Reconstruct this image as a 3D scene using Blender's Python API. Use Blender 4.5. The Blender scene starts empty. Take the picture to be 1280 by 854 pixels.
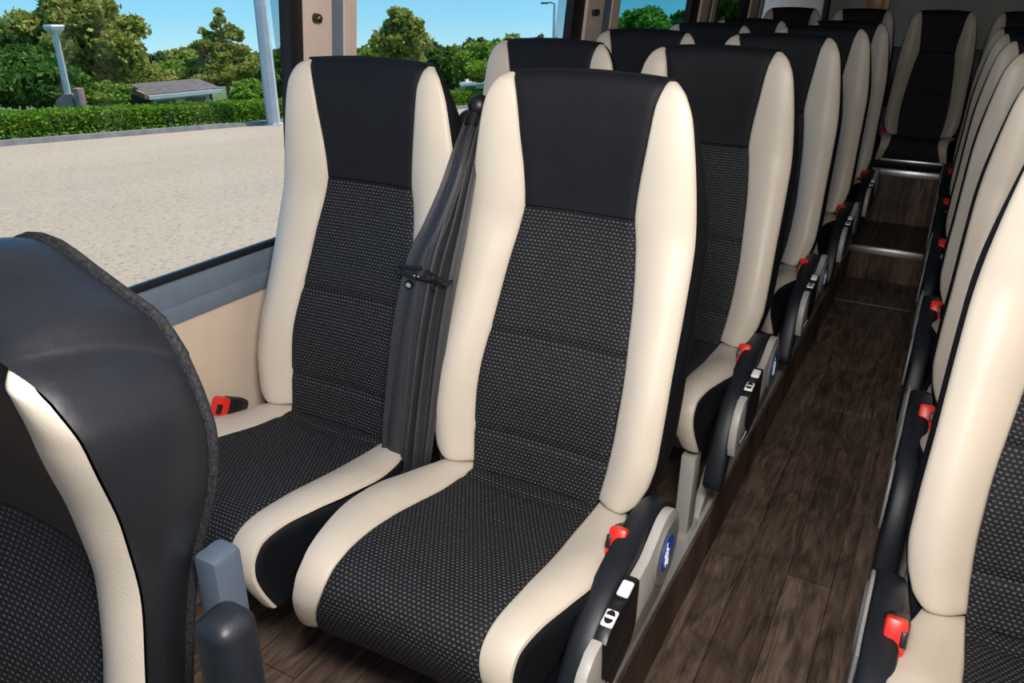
import bpy, bmesh, math, random
import numpy as np
from mathutils import Vector, Matrix
random.seed(7); rng = np.random.default_rng(7)
PI = math.pi
scene = bpy.context.scene
COL = scene.collection

# ------------------------------------------------------------------ materials
def new_mat(name):
    m = bpy.data.materials.new(name); m.use_nodes = True
    nt = m.node_tree; b = nt.nodes['Principled BSDF']
    return m, nt, b
def N(nt, t, **kw):
    n = nt.nodes.new(t)
    for k, v in kw.items():
        if k in n.inputs.keys(): n.inputs[k].default_value = v
        else: setattr(n, k, v)
    return n
def ramp(nt, stops):
    n = nt.nodes.new('ShaderNodeValToRGB'); e = n.color_ramp.elements
    while len(e) < len(stops): e.new(.5)
    for el, (p, c) in zip(e, stops): el.position = p; el.color = (*c, 1)
    return n
def simple(name, col, rough=.5, metal=0, nscale=60, nvar=.06, bump=.0, bscale=200, spec=.5, coat=0):
    m, nt, b = new_mat(name)
    tc = N(nt, 'ShaderNodeTexCoord')
    no = N(nt, 'ShaderNodeTexNoise', Scale=nscale, Detail=3.0); nt.links.new(tc.outputs['Object'], no.inputs['Vector'])
    r = ramp(nt, [(.3, tuple(c*(1-nvar) for c in col)), (.7, tuple(min(1, c*(1+nvar)) for c in col))])
    nt.links.new(no.outputs['Fac'], r.inputs['Fac']); nt.links.new(r.outputs['Color'], b.inputs['Base Color'])
    b.inputs['Roughness'].default_value = rough; b.inputs['Metallic'].default_value = metal
    b.inputs['Specular IOR Level'].default_value = spec
    b.inputs['Coat Weight'].default_value = coat
    if bump:
        n2 = N(nt, 'ShaderNodeTexNoise', Scale=bscale, Detail=4.0); nt.links.new(tc.outputs['Object'], n2.inputs['Vector'])
        bp = N(nt, 'ShaderNodeBump', Strength=bump, Distance=.002); nt.links.new(n2.outputs['Fac'], bp.inputs['Height'])
        nt.links.new(bp.outputs['Normal'], b.inputs['Normal'])
    return m
M = {}
M['cream'] = simple('cream_leatherette', (.61, .535, .445), .42, nscale=9, nvar=.03, bump=.12, bscale=420, spec=.4)
M['black'] = simple('black_leatherette', (.008, .009, .012), .5, nscale=20, nvar=.15, bump=.15, bscale=350, spec=.2)
M['black_matt'] = simple('black_headrest_cloth', (.0085, .009, .012), .6, nscale=20, nvar=.15, bump=.2, bscale=700, spec=.18)
M['shiny_black'] = simple('glossy_dark_leather', (.011, .0125, .017), .40, nscale=12, nvar=.2, bump=.2, bscale=90, spec=.5)
M['felt'] = simple('grey_felt', (.022, .0225, .025), .95, nscale=300, nvar=.5, bump=.8, bscale=500, spec=.1)
M['arm'] = simple('armrest_plastic', (.009, .0115, .0165), .45, nscale=30, nvar=.15, bump=.12, bscale=500, spec=.4)
M['blackp'] = simple('black_plastic', (.008, .008, .010), .4, nscale=40, nvar=.1, bump=.1, bscale=400)
M['grey'] = simple('grey_plastic', (.40, .385, .365), .45, nscale=200, nvar=.05, bump=.12, bscale=700)
M['greydisc'] = simple('darker_grey_plastic', (.22, .215, .21), .42, nscale=200, nvar=.05, bump=.12, bscale=700)
M['greymetal'] = simple('grey_painted_steel', (.42, .41, .39), .42, .0, nscale=80, nvar=.06, bump=.05)
M['white'] = simple('white_plastic', (.85, .85, .84), .35, nscale=50, nvar=.02)
M['red'] = simple('red_button', (.78, .022, .014), .35, nscale=50, nvar=.05)
M['blue'] = simple('blue_badge', (.006, .10, .55), .3, nscale=50, nvar=.05)
M['bluegrey'] = simple('blue_grey_trim', (.17, .215, .28), .5, nscale=40, nvar=.06, bump=.1, bscale=500)
M['bluegrey_dark'] = simple('dark_blue_grey_plastic', (.060, .080, .112), .5, nscale=40, nvar=.06, bump=.1, bscale=500)
M['beige'] = simple('beige_wall_panel', (.80, .645, .51), .6, nscale=25, nvar=.03, bump=.08, bscale=300)
M['pillar'] = simple('pinkish_beige_pillar', (.78, .62, .54), .6, nscale=25, nvar=.04, bump=.1, bscale=300)
M['rubber'] = simple('black_rubber', (.004, .004, .005), .7, nscale=60, nvar=.1)
M['belt'] = simple('belt_webbing', (.026, .027, .031), .42, nscale=350, nvar=.4, bump=.4, bscale=900)
M['alu'] = simple('aluminium_nosing', (.72, .72, .72), .32, .85, nscale=150, nvar=.06)
M['steel'] = simple('bright_steel', (.6, .6, .6), .25, .95, nscale=100, nvar=.05)
M['ceiling'] = simple('grey_ceiling_lining', (.09, .088, .085), .9, nscale=80, nvar=.05)
M['rearwall'] = simple('pale_rear_panel', (.30, .31, .27), .7, nscale=4, nvar=.12, bump=.1, bscale=60)
M['wood_orange'] = simple('varnished_brown_wood', (.30, .12, .035), .35, nscale=12, nvar=.4)

def fabric():
    m, nt, b = new_mat('dotted_black_fabric')
    uv = N(nt, 'ShaderNodeUVMap'); L = nt.links.new
    br = N(nt, 'ShaderNodeTexBrick', Scale=1.0)
    br.offset = .5; br.squash = 1
    br.inputs['Color1'].default_value = (.135, .138, .147, 1); br.inputs['Color2'].default_value = (.085, .087, .093, 1)
    br.inputs['Mortar'].default_value = (.0085, .0085, .011, 1)
    br.inputs['Brick Width'].default_value = .0082; br.inputs['Row Height'].default_value = .0068
    br.inputs['Mortar Size'].default_value = .0030; br.inputs['Mortar Smooth'].default_value = .55
    L(uv.outputs['UV'], br.inputs['Vector'])
    no = N(nt, 'ShaderNodeTexNoise', Scale=900.0, Detail=2.0); L(uv.outputs['UV'], no.inputs['Vector'])
    mr = N(nt, 'ShaderNodeMapRange'); mr.inputs['To Min'].default_value = .35; mr.inputs['To Max'].default_value = 1.25
    L(no.outputs['Fac'], mr.inputs['Value'])
    mx = N(nt, 'ShaderNodeMix', data_type='RGBA', blend_type='MULTIPLY'); mx.inputs['Factor'].default_value = 1
    L(br.outputs['Color'], mx.inputs['A']); L(mr.outputs['Result'], mx.inputs['B'])
    L(mx.outputs['Result'], b.inputs['Base Color'])
    b.inputs['Roughness'].default_value = .75; b.inputs['Specular IOR Level'].default_value = .25
    inv = N(nt, 'ShaderNodeMath', operation='SUBTRACT'); inv.inputs[0].default_value = 1; L(br.outputs['Fac'], inv.inputs[1])
    bp = N(nt, 'ShaderNodeBump', Strength=.5, Distance=.001); L(inv.outputs[0], bp.inputs['Height']); L(bp.outputs['Normal'], b.inputs['Normal'])
    return m
M['fabric'] = fabric()

def wood(name='dark_wood_vinyl', k=1.0, swap=False):
    m, nt, b = new_mat(name); L = nt.links.new
    tc = N(nt, 'ShaderNodeTexCoord')
    sx = N(nt, 'ShaderNodeSeparateXYZ'); L(tc.outputs['Object'], sx.inputs[0])
    cb = N(nt, 'ShaderNodeCombineXYZ')
    if swap: L(sx.outputs['X'], cb.inputs['Y']); L(sx.outputs['Z'], cb.inputs['X'])
    else: L(sx.outputs['Y'], cb.inputs['X']); L(sx.outputs['X'], cb.inputs['Y'])
    br = N(nt, 'ShaderNodeTexBrick', Scale=1.0); br.offset = .37
    br.inputs['Color1'].default_value = (.092*k, .064*k, .050*k, 1); br.inputs['Color2'].default_value = (.145*k, .105*k, .084*k, 1)
    br.inputs['Mortar'].default_value = (.03*k, .02*k, .016*k, 1)
    br.inputs['Brick Width'].default_value = .95; br.inputs['Row Height'].default_value = .105
    br.inputs['Mortar Size'].default_value = .0012; br.inputs['Mortar Smooth'].default_value = .3
    L(cb.outputs[0], br.inputs['Vector'])
    mp = N(nt, 'ShaderNodeMapping'); mp.inputs['Scale'].default_value = (5, 60, 1); L(cb.outputs[0], mp.inputs['Vector'])
    g = N(nt, 'ShaderNodeTexNoise', Scale=1.0, Detail=8.0, Roughness=.7, Distortion=1.2); L(mp.outputs[0], g.inputs['Vector'])
    r = ramp(nt, [(.28, (.35, .33, .32)), (.5, (.95, .95, .95)), (.72, (1.75, 1.7, 1.65))]); L(g.outputs['Fac'], r.inputs['Fac'])
    mp2 = N(nt, 'ShaderNodeMapping'); mp2.inputs['Scale'].default_value = (3, 9, 1); L(cb.outputs[0], mp2.inputs['Vector'])
    g2 = N(nt, 'ShaderNodeTexNoise', Scale=1.6, Detail=5.0, Distortion=2.0); L(mp2.outputs[0], g2.inputs['Vector'])
    r2 = ramp(nt, [(.32, (.55, .53, .52)), (.65, (1.25, 1.2, 1.15))]); L(g2.outputs['Fac'], r2.inputs['Fac'])
    m1 = N(nt, 'ShaderNodeMix', data_type='RGBA', blend_type='MULTIPLY'); m1.inputs['Factor'].default_value = 1
    L(br.outputs['Color'], m1.inputs['A']); L(r.outputs['Color'], m1.inputs['B'])
    m2 = N(nt, 'ShaderNodeMix', data_type='RGBA', blend_type='MULTIPLY'); m2.inputs['Factor'].default_value = 1
    L(m1.outputs['Result'], m2.inputs['A']); L(r2.outputs['Color'], m2.inputs['B'])
    L(m2.outputs['Result'], b.inputs['Base Color'])
    b.inputs['Roughness'].default_value = .55; b.inputs['Specular IOR Level'].default_value = .3
    bp = N(nt, 'ShaderNodeBump', Strength=.25, Distance=.001); L(g.outputs['Fac'], bp.inputs['Height']); L(bp.outputs['Normal'], b.inputs['Normal'])
    return m
M['wood'] = wood(k=1.25); M['wood_v'] = wood('dark_wood_vinyl_riser', 1.0, True)

def glass(name, tint, refl=.04):
    m, nt, b = new_mat(name); nt.nodes.remove(b); L = nt.links.new
    out = nt.nodes['Material Output']
    t = N(nt, 'ShaderNodeBsdfTransparent'); t.inputs['Color'].default_value = (*tint, 1)
    no = N(nt, 'ShaderNodeTexNoise', Scale=.8); r = ramp(nt, [(.3, tuple(.97*c for c in tint)), (.7, tint)])
    L(no.outputs['Fac'], r.inputs['Fac']); L(r.outputs['Color'], t.inputs['Color'])
    g = N(nt, 'ShaderNodeBsdfGlossy', Roughness=.02); mx = N(nt, 'ShaderNodeMixShader'); mx.inputs['Fac'].default_value = refl
    L(t.outputs[0], mx.inputs[1]); L(g.outputs[0], mx.inputs[2]); L(mx.outputs[0], out.inputs['Surface'])
    return m
M['glass'] = glass('clear_window_glass', (.985, .99, .99), .015)
M['glass_tint'] = glass('tinted_window_glass', (.46, .70, .72), .02)
M['glass_dark'] = glass('dark_tinted_window_glass', (.25, .36, .34), .02)
M['frit'] = glass('grey_translucent_band', (.55, .57, .60), .02)

def leafmat(name, c1, c2, c3):
    m, nt, b = new_mat(name); L = nt.links.new
    geo = N(nt, 'ShaderNodeNewGeometry')
    r = ramp(nt, [(0, c1), (.5, c2), (1, c3)]); L(geo.outputs['Random Per Island'], r.inputs['Fac'])
    L(r.outputs['Color'], b.inputs['Base Color']); b.inputs['Roughness'].default_value = .6; b.inputs['Specular IOR Level'].default_value = .2
    t = N(nt, 'ShaderNodeBsdfTranslucent'); L(r.outputs['Color'], t.inputs['Color'])
    mx = N(nt, 'ShaderNodeMixShader'); mx.inputs['Fac'].default_value = .4
    L(b.outputs[0], mx.inputs[1]); L(t.outputs[0], mx.inputs[2]); L(mx.outputs[0], nt.nodes['Material Output'].inputs['Surface'])
    return m
M['leaf_dark'] = leafmat('dark_leaves', (.04, .10, .014), (.09, .20, .025), (.18, .30, .045))
M['leaf_olive'] = leafmat('olive_leaves', (.15, .18, .025), (.34, .36, .06), (.58, .56, .14))
M['leaf_bright'] = leafmat('bright_leaves', (.12, .23, .022), (.27, .42, .045), (.48, .60, .09))
M['leaf_hedge'] = leafmat('hedge_leaves', (.06, .16, .008), (.17, .34, .018), (.38, .54, .04))
M['leaf_far'] = leafmat('far_leaves', (.07, .11, .04), (.12, .17, .06), (.20, .24, .09))
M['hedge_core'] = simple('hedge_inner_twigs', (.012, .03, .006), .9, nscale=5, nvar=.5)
M['bark'] = simple('bark', (.14, .10, .07), .9, nscale=6, nvar=.4, bump=.6, bscale=20)
M['bark_pale'] = simple('pale_bark', (.42, .36, .30), .9, nscale=6, nvar=.3, bump=.5, bscale=20)
M['post'] = simple('grey_galvanised_post', (.58, .61, .62), .5, .1, nscale=3, nvar=.1)
M['postdark'] = simple('dark_lamp_post', (.16, .17, .18), .5, .2, nscale=3, nvar=.1)
M['kerb'] = simple('stone_kerb', (.25, .24, .23), .85, nscale=3, nvar=.2, bump=.3, bscale=20)
M['lawn'] = simple('grass', (.10, .16, .03), .95, nscale=2, nvar=.4, bump=.4, bscale=12)
M['roof'] = simple('grey_brown_roof_tiles', (.15, .125, .12), .85, nscale=4, nvar=.25, bump=.5, bscale=30)
M['roof_light'] = simple('pale_roof_tiles', (.50, .47, .42), .85, nscale=4, nvar=.15, bump=.5, bscale=30)
M['brownwood'] = simple('dark_brown_cladding', (.10, .045, .03), .8, nscale=6, nvar=.3)
M['whitewall'] = simple('white_render', (.72, .74, .78), .8, nscale=3, nvar=.05)
M['barge'] = simple('terracotta_bargeboard', (.50, .30, .20), .8, nscale=6, nvar=.2)
M['pinkstone'] = simple('pinkish_masonry', (.34, .22, .20), .85, nscale=3, nvar=.25, bump=.5, bscale=14)

def asphalt():
    m, nt, b = new_mat('pale_asphalt'); L = nt.links.new
    tc = N(nt, 'ShaderNodeTexCoord')
    big = N(nt, 'ShaderNodeTexNoise', Scale=.35, Detail=4.0); mp = N(nt, 'ShaderNodeMapping'); mp.inputs['Scale'].default_value = (1, .25, 1)
    L(tc.outputs['Object'], mp.inputs['Vector']); L(mp.outputs[0], big.inputs['Vector'])
    r1 = ramp(nt, [(.3, (.475, .375, .280)), (.7, (.55, .44, .33))]); L(big.outputs['Fac'], r1.inputs['Fac'])
    fine = N(nt, 'ShaderNodeTexNoise', Scale=15.0, Detail=6.0, Roughness=.75); L(tc.outputs['Object'], fine.inputs['Vector'])
    r2 = ramp(nt, [(.32, (.50, .48, .45)), (.47, (1, 1, 1)), (.7, (1.08, 1.07, 1.06))]); L(fine.outputs['Fac'], r2.inputs['Fac'])
    mx = N(nt, 'ShaderNodeMix', data_type='RGBA', blend_type='MULTIPLY'); mx.inputs['Factor'].default_value = 1
    L(r1.outputs['Color'], mx.inputs['A']); L(r2.outputs['Color'], mx.inputs['B']); L(mx.outputs['Result'], b.inputs['Base Color'])
    b.inputs['Roughness'].default_value = .95; b.inputs['Specular IOR Level'].default_value = .1
    bp = N(nt, 'ShaderNodeBump', Strength=.8, Distance=.03); L(fine.outputs['Fac'], bp.inputs['Height']); L(bp.outputs['Normal'], b.inputs['Normal'])
    return m
M['asphalt'] = asphalt()

# ------------------------------------------------------------------ mesh helpers
class MB:
    def __init__(s): s.v = []; s.f = []; s.uv = {}
    def add(s, verts, faces):
        o = len(s.v); s.v += [tuple(map(float, p)) for p in verts]; s.f += [tuple(i+o for i in f) for f in faces]
    def grid(s, P, close_u=False):
        P = np.asarray(P); n, m = P.shape[:2]; o = len(s.v)
        s.v += [tuple(map(float, p)) for p in P.reshape(-1, 3)]
        for i in range(n-1):
            for j in range(m if close_u else m-1):
                k = (j+1) % m
                s.f.append((o+i*m+j, o+i*m+k, o+(i+1)*m+k, o+(i+1)*m+j))
        return o
    def cap(s, idx): s.f.append(tuple(idx))
    def loft(s, rings, caps=True):
        P = np.asarray(rings); n, m = P.shape[:2]; o = s.grid(P, True)
        if caps:
            s.cap([o+j for j in range(m)][::-1]); s.cap([o+(n-1)*m+j for j in range(m)])
    def box(s, c, size, bev=.0, rz=0, rx=0, seg=2):
        bm = bmesh.new(); bmesh.ops.create_cube(bm, size=1)
        bmesh.ops.scale(bm, vec=size, verts=bm.verts)
        if bev: bmesh.ops.bevel(bm, geom=bm.edges[:], offset=bev, segments=seg, affect='EDGES', profile=.5)
        R = Matrix.Translation(c) @ Matrix.Rotation(rz, 4, 'Z') @ Matrix.Rotation(rx, 4, 'X')
        s.take(bm, R)
    def prism(s, poly, x0, x1, bev=0, seg=2):
        """polygon in (y,z) pushed along x"""
        bm = bmesh.new(); vs = [bm.verts.new((x0, y, z)) for y, z in poly]; f = bm.faces.new(vs)
        r = bmesh.ops.extrude_face_region(bm, geom=[f]); nv = [e for e in r['geom'] if isinstance(e, bmesh.types.BMVert)]
        bmesh.ops.translate(bm, verts=nv, vec=(x1-x0, 0, 0)); bmesh.ops.recalc_face_normals(bm, faces=bm.faces)
        if bev:
            es = [e for e in bm.edges if abs(e.verts[0].co.x-e.verts[1].co.x) < 1e-6]
            bmesh.ops.bevel(bm, geom=es, offset=bev, segments=seg, affect='EDGES', profile=.5)
        s.take(bm, Matrix())
    def cyl(s, a, b, r0, r1=None, n=16, caps=True):
        a = Vector(a); b = Vector(b); r1 = r0 if r1 is None else r1
        d = (b-a).normalized(); u = d.orthogonal().normalized(); w = d.cross(u)
        s.loft([[tuple(p+(u*math.cos(t)+w*math.sin(t))*r) for t in np.linspace(0, 2*PI, n, endpoint=False)] for p, r in ((a, r0), (b, r1))], caps)
    def sphere(s, c, r, n=12, sc=(1, 1, 1)):
        bm = bmesh.new(); bmesh.ops.create_uvsphere(bm, u_segments=n*2, v_segments=n, radius=r)
        bmesh.ops.scale(bm, vec=sc, verts=bm.verts); s.take(bm, Matrix.Translation(c))
    def tube(s, pts, r, n=8):
        pts = [Vector(p) for p in pts]; rings = []
        rs = r if hasattr(r, '__len__') else [r]*len(pts)
        ref = None
        for i, p in enumerate(pts):
            d = (pts[min(i+1, len(pts)-1)]-pts[max(i-1, 0)]).normalized()
            u = d.orthogonal().normalized() if ref is None else (ref-d*ref.dot(d)).normalized()
            ref = u; w = d.cross(u)
            rings.append([tuple(p+(u*math.cos(t)+w*math.sin(t))*rs[i]) for t in np.linspace(0, 2*PI, n, endpoint=False)])
        s.loft(rings)
    def take(s, bm, mat):
        o = len(s.v); bm.verts.index_update()
        s.v += [tuple(mat @ v.co) for v in bm.verts]; s.f += [tuple(v.index+o for v in f.verts) for f in bm.faces]; bm.free()
    def build(s, name, mat, parent=None, smooth=True, uv=None, flipx=False, recalc=True, angle=40):
        v = [(-x, y, z) for x, y, z in s.v] if flipx else s.v
        me = bpy.data.meshes.new(name); me.from_pydata(v, [], s.f); me.materials.append(mat)
        if uv is not None:
            l = me.uv_layers.new(name='UVMap')
            vi = np.zeros(len(me.loops), dtype=np.int32); me.loops.foreach_get('vertex_index', vi)
            l.data.foreach_set('uv', np.asarray(uv, dtype=np.float32)[vi].ravel())
        if recalc:
            bm = bmesh.new(); bm.from_mesh(me); bmesh.ops.recalc_face_normals(bm, faces=bm.faces); bm.to_mesh(me); bm.free()
        if smooth:
            me.polygons.foreach_set('use_smooth', [True]*len(me.polygons)); me.set_sharp_from_angle(angle=math.radians(angle))
        o = bpy.data.objects.new(name, me); COL.objects.link(o)
        if parent: o.parent = parent
        return o
def empty(name, loc=(0, 0, 0), rz=0):
    o = bpy.data.objects.new(name, None); COL.objects.link(o); o.location = loc; o.rotation_euler = (0, 0, rz); o.empty_display_size = .1
    return o
def tag(o, label=None, cat=None, group=None, kind=None):
    if label: o['label'] = label
    if cat: o['category'] = cat
    if group: o['group'] = group
    if kind: o['kind'] = kind
    return o
def kids(o): return [c for c in bpy.data.objects if c.parent == o]
def copy_tree(o, parent=None, skip=()):
    c = o.copy(); COL.objects.link(c)
    if parent: c.parent = parent
    for ch in kids(o):
        if ch.name.split('.')[0] in skip: continue
        copy_tree(ch, c, skip)
    return c
def curve(xs, ys):
    """smooth monotone cubic through the points"""
    xs = np.array(xs, float); ys = np.array(ys, float); h = np.diff(xs); d = np.diff(ys)/h
    m = np.zeros(len(xs)); m[0] = d[0]; m[-1] = d[-1]
    for i in range(1, len(xs)-1):
        if d[i-1]*d[i] > 0: m[i] = 2*d[i-1]*d[i]/(d[i-1]+d[i])
    def f(x):
        x = np.asarray(x, float); i = np.clip(np.searchsorted(xs, x)-1, 0, len(xs)-2); t = np.clip((x-xs[i])/h[i], 0, 1)
        return (2*t**3-3*t**2+1)*ys[i]+(t**3-2*t**2+t)*h[i]*m[i]+(-2*t**3+3*t**2)*ys[i+1]+(t**3-t**2)*h[i]*m[i+1]
    return f
ENDS = [0, .012, .035, .08]
def spread(n):
    mid = np.linspace(.14, .86, n); return np.array(ENDS+list(mid)+[1-e for e in ENDS[::-1]])
def roll(t): # 1 at an edge, 0 inside
    e = np.minimum(t, 1-t); return np.clip(1-e/.05, 0, 1)**2

# ------------------------------------------------------------------ the passenger seat
prof = curve([.40, .455, .5, .6, .68, .76, .85, .97, 1.04, 1.11, 1.16, 1.19, 1.204, 1.22], [-.032, -.016, 0, .026, .050, .082, .116, .150, .151, .150, .151, .158, .168, .18])
Wf = curve([.44, .455, .49, .55, .6, .65, .75, .85, .92, .98, 1.04, 1.1, 1.15, 1.18, 1.195, 1.204], [.19, .195, .207, .222, .229, .229, .226, .224, .222, .218, .211, .202, .192, .179, .167, .152])
_S0 = curve([.44, .5, .56, .62, .68, .72, .76, .85, .93, .972], [.127, .132, .139, .142, .142, .140, .136, .127, .1145, .1065])
_S1 = curve([.972, 1.0, 1.04, 1.1, 1.165, 1.204], [.1065, .1075, .111, .119, .128, .141])
def Sf(z): return np.where(np.asarray(z) < .972, _S0(z), _S1(z))
Hb = curve([.44, .6, .9, 1.0, 1.1, 1.2, 1.21], [.020, .030, .028, .022, .014, .005, .004])
Tk = curve([.44, .6, .9, 1.06, 1.16, 1.204], [.085, .105, .09, .07, .045, .022])
def Wb(z): return float(Wf(z))-.028*max(0, (z-.95)/.25)**1.5
def crown(x, z): return .007*np.clip((z-1.12)/.08, 0, 1)*(1-np.clip(np.abs(x)/.15, 0, 1)**2)

def backrest_parts(root, mats=None, felt=False, flipx=False):
    mats = mats or {}
    b = MB(); rings = []
    zs = np.concatenate([np.linspace(.455, 1.1, 26), np.linspace(1.12, 1.204, 12)])
    for z in zs:
        w = float(Wf(z))-.001; wb = Wb(z)-.004; t = float(Tk(z)); y0 = float(prof(z))+.006; ring = []
        hs = float(Hb(z))*.45
        dp = .012*min(1, max(0, (1.19-z)/.06))
        for x in np.linspace(-w, w, 15): ring.append((x, y0-hs*max(0, (abs(x)/w-.75)/.25)**2+dp*(abs(x) < w*.9), z+float(crown(x, z))))
        for a in np.linspace(0, 1, 7)[1:-1]: ring.append((w+(wb-w)*a**1.5+.008*math.sin(PI*a)**.7, y0-hs*(1-a)+t*a, z))
        for x in np.linspace(wb, -wb, 15): ring.append((x, y0+t, z+float(crown(x, z))*.6))
        for a in np.linspace(1, 0, 7)[1:-1]: ring.append((-w-(wb-w)*a**1.5-.008*math.sin(PI*a)**.7, y0-hs*(1-a)+t*a, z))
        rings.append(ring)
    last = np.array(rings[-1]); c = last.mean(0)
    r2 = c+(last-c)*[.985, .72, 1]; r2[:, 2] += .004; rings.append(r2)
    first = np.array(rings[0]); c = first.mean(0); r0 = c+(first-c)*[.95, .8, 1]; r0[:, 2] -= .012; rings.insert(0, r0)
    b.loft(rings)
    shell = b.build('backrest', mats.get('shell', M['black']), root, flipx=flipx)
    # centre panel and headrest panel
    def panel(name, z0, z1, n, mat, mid):
        u = np.concatenate([[0, .01, .03, .06], np.linspace(.12, .88, 13), [.94, .97, .99, 1]])
        t = np.concatenate([[0, .004, .012, .03], np.linspace(.06, .95, n), [.975, .99, 1]])
        P = np.zeros((len(t), len(u), 3)); UV = np.zeros((len(t), len(u), 2)); arc = 0; pz = None
        for i, tt in enumerate(t):
            z = z0+(z1-z0)*tt; s = float(Sf(z)); y = float(prof(z))
            if pz is not None: arc += math.hypot(z-pz[0], y-pz[1])
            pz = (z, y)
            x = (2*u-1)*s
            g = 0
            if mid:
                for zc, dp in ((.745, .0065), (.562, .006)): g += dp*math.exp(-((z-zc)/.0065)**2)
                g -= .006*math.exp(-((z-.65)/.05)**2)
            yy = y+.007*(1-(x/s)**2)-.004+g+.006*np.maximum(roll(u)*.9, (max(0, 1-min(tt, 1-tt)/.012)**2 if (mid or tt < .5) else 0))
            P[i, :, 0] = x; P[i, :, 1] = yy; P[i, :, 2] = z+crown(x, z); UV[i, :, 0] = x; UV[i, :, 1] = arc
        if not mid:
            P[-1, :, 1] += .022; P[-1, :, 2] += .004; P[-2, :, 1] += .008; P[-2, :, 2] += .0045; P[-3, :, 1] += .002; P[-3, :, 2] += .002
        g_ = MB(); g_.grid(P); g_.build(name, mat, shell, uv=UV.reshape(-1, 2), flipx=flipx, recalc=False)
    panel('centre_panel', .478, .9715, 60, mats.get('fabric', M['fabric']), True)
    panel('headrest_panel', .9725, 1.2035, 26, mats.get('head', M['black_matt']), False)
    for sgn in (-1, 1):
        u = spread(12); t = np.concatenate([[0, .004, .012, .03], np.linspace(.055, .90, 44), np.linspace(.915, 1, 10)])
        P = np.zeros((len(t), len(u), 3))
        for i, tt in enumerate(t):
            z = .493+(1.204-.493)*tt; s = float(Sf(z)); w = float(Wf(z)); h = float(Hb(z)); y = float(prof(z))
            rr = roll(u)*.9 if w-s > .01 else roll(u)*.5
            off = -h*np.sin(PI*u*.85)
            e = max(0, 1-tt/.012)**2
            P[i, :, 0] = sgn*(s+(w+.001-s)*u); P[i, :, 1] = y+off+.006*np.maximum(rr, e)-.001; P[i, :, 2] = z
            # rounded lower corner
            if tt < .08: P[i, :, 2] += .022*np.clip((u-.6)/.4, 0, 1)**2*(1-tt/.08)
        P[-1, :, 1] += .008
        g_ = MB(); g_.grid(P); g_.build('side_bolster', mats.get('cream', M['cream']), shell, flipx=flipx, recalc=False)
    if felt:
        f = MB(); rr_ = []
        zs2 = np.concatenate([np.linspace(.47, 1.1, 24), np.linspace(1.12, 1.204, 12)])
        path = [(float(Wf(z))+.006, float(prof(z))+.006+float(Tk(z)), z) for z in zs2]
        path += [(x, float(prof(1.204))+.036, 1.206+float(crown(x, 1.204))*.6) for x in np.linspace(.125, -.125, 9)]
        path += [(-p[0], p[1], p[2]) for p in path[:len(zs2)][::-1]]
        f.tube(path, .013, 8); f.build('felt_edging', M['felt'], shell, flipx=flipx)
    return shell

CUP = [(.075, .475), (.03, .481), (-.03, .486), (-.1, .494), (-.18, .509), (-.25, .523), (-.31, .532), (-.36, .5345), (-.395, .530), (-.42, .517), (-.436, .495), (-.441, .468), (-.436, .44), (-.427, .415), (-.418, .395)]
CUP = np.array(CUP)
ARC = np.concatenate([[0], np.cumsum(np.hypot(*np.diff(CUP, axis=0).T))])
cy_, cz_ = curve(ARC, CUP[:, 0]), curve(ARC, CUP[:, 1])
WO = curve(ARC, [.155, .178, .197, .217, .229, .226, .216, .204, .196, .191, .191, .194, .199, .204, .207])
WI = curve(ARC, [.128, .129, .130, .131, .137, .140, .140, .138, .136, .136, .139, .147, .157, .166, .173])
def cpoint(s): # position and outward normal
    e = 1e-3; y, z = float(cy_(s)), float(cz_(s)); a = max(0, s-e); b_ = min(ARC[-1], s+e)
    ty, tz = float(cy_(b_)-cy_(a)), float(cz_(b_)-cz_(a)); l = math.hypot(ty, tz); ty /= l; tz /= l
    return y, z, -tz*-1*-1 if False else tz*1.0*(-1)*-1, -ty
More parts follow.
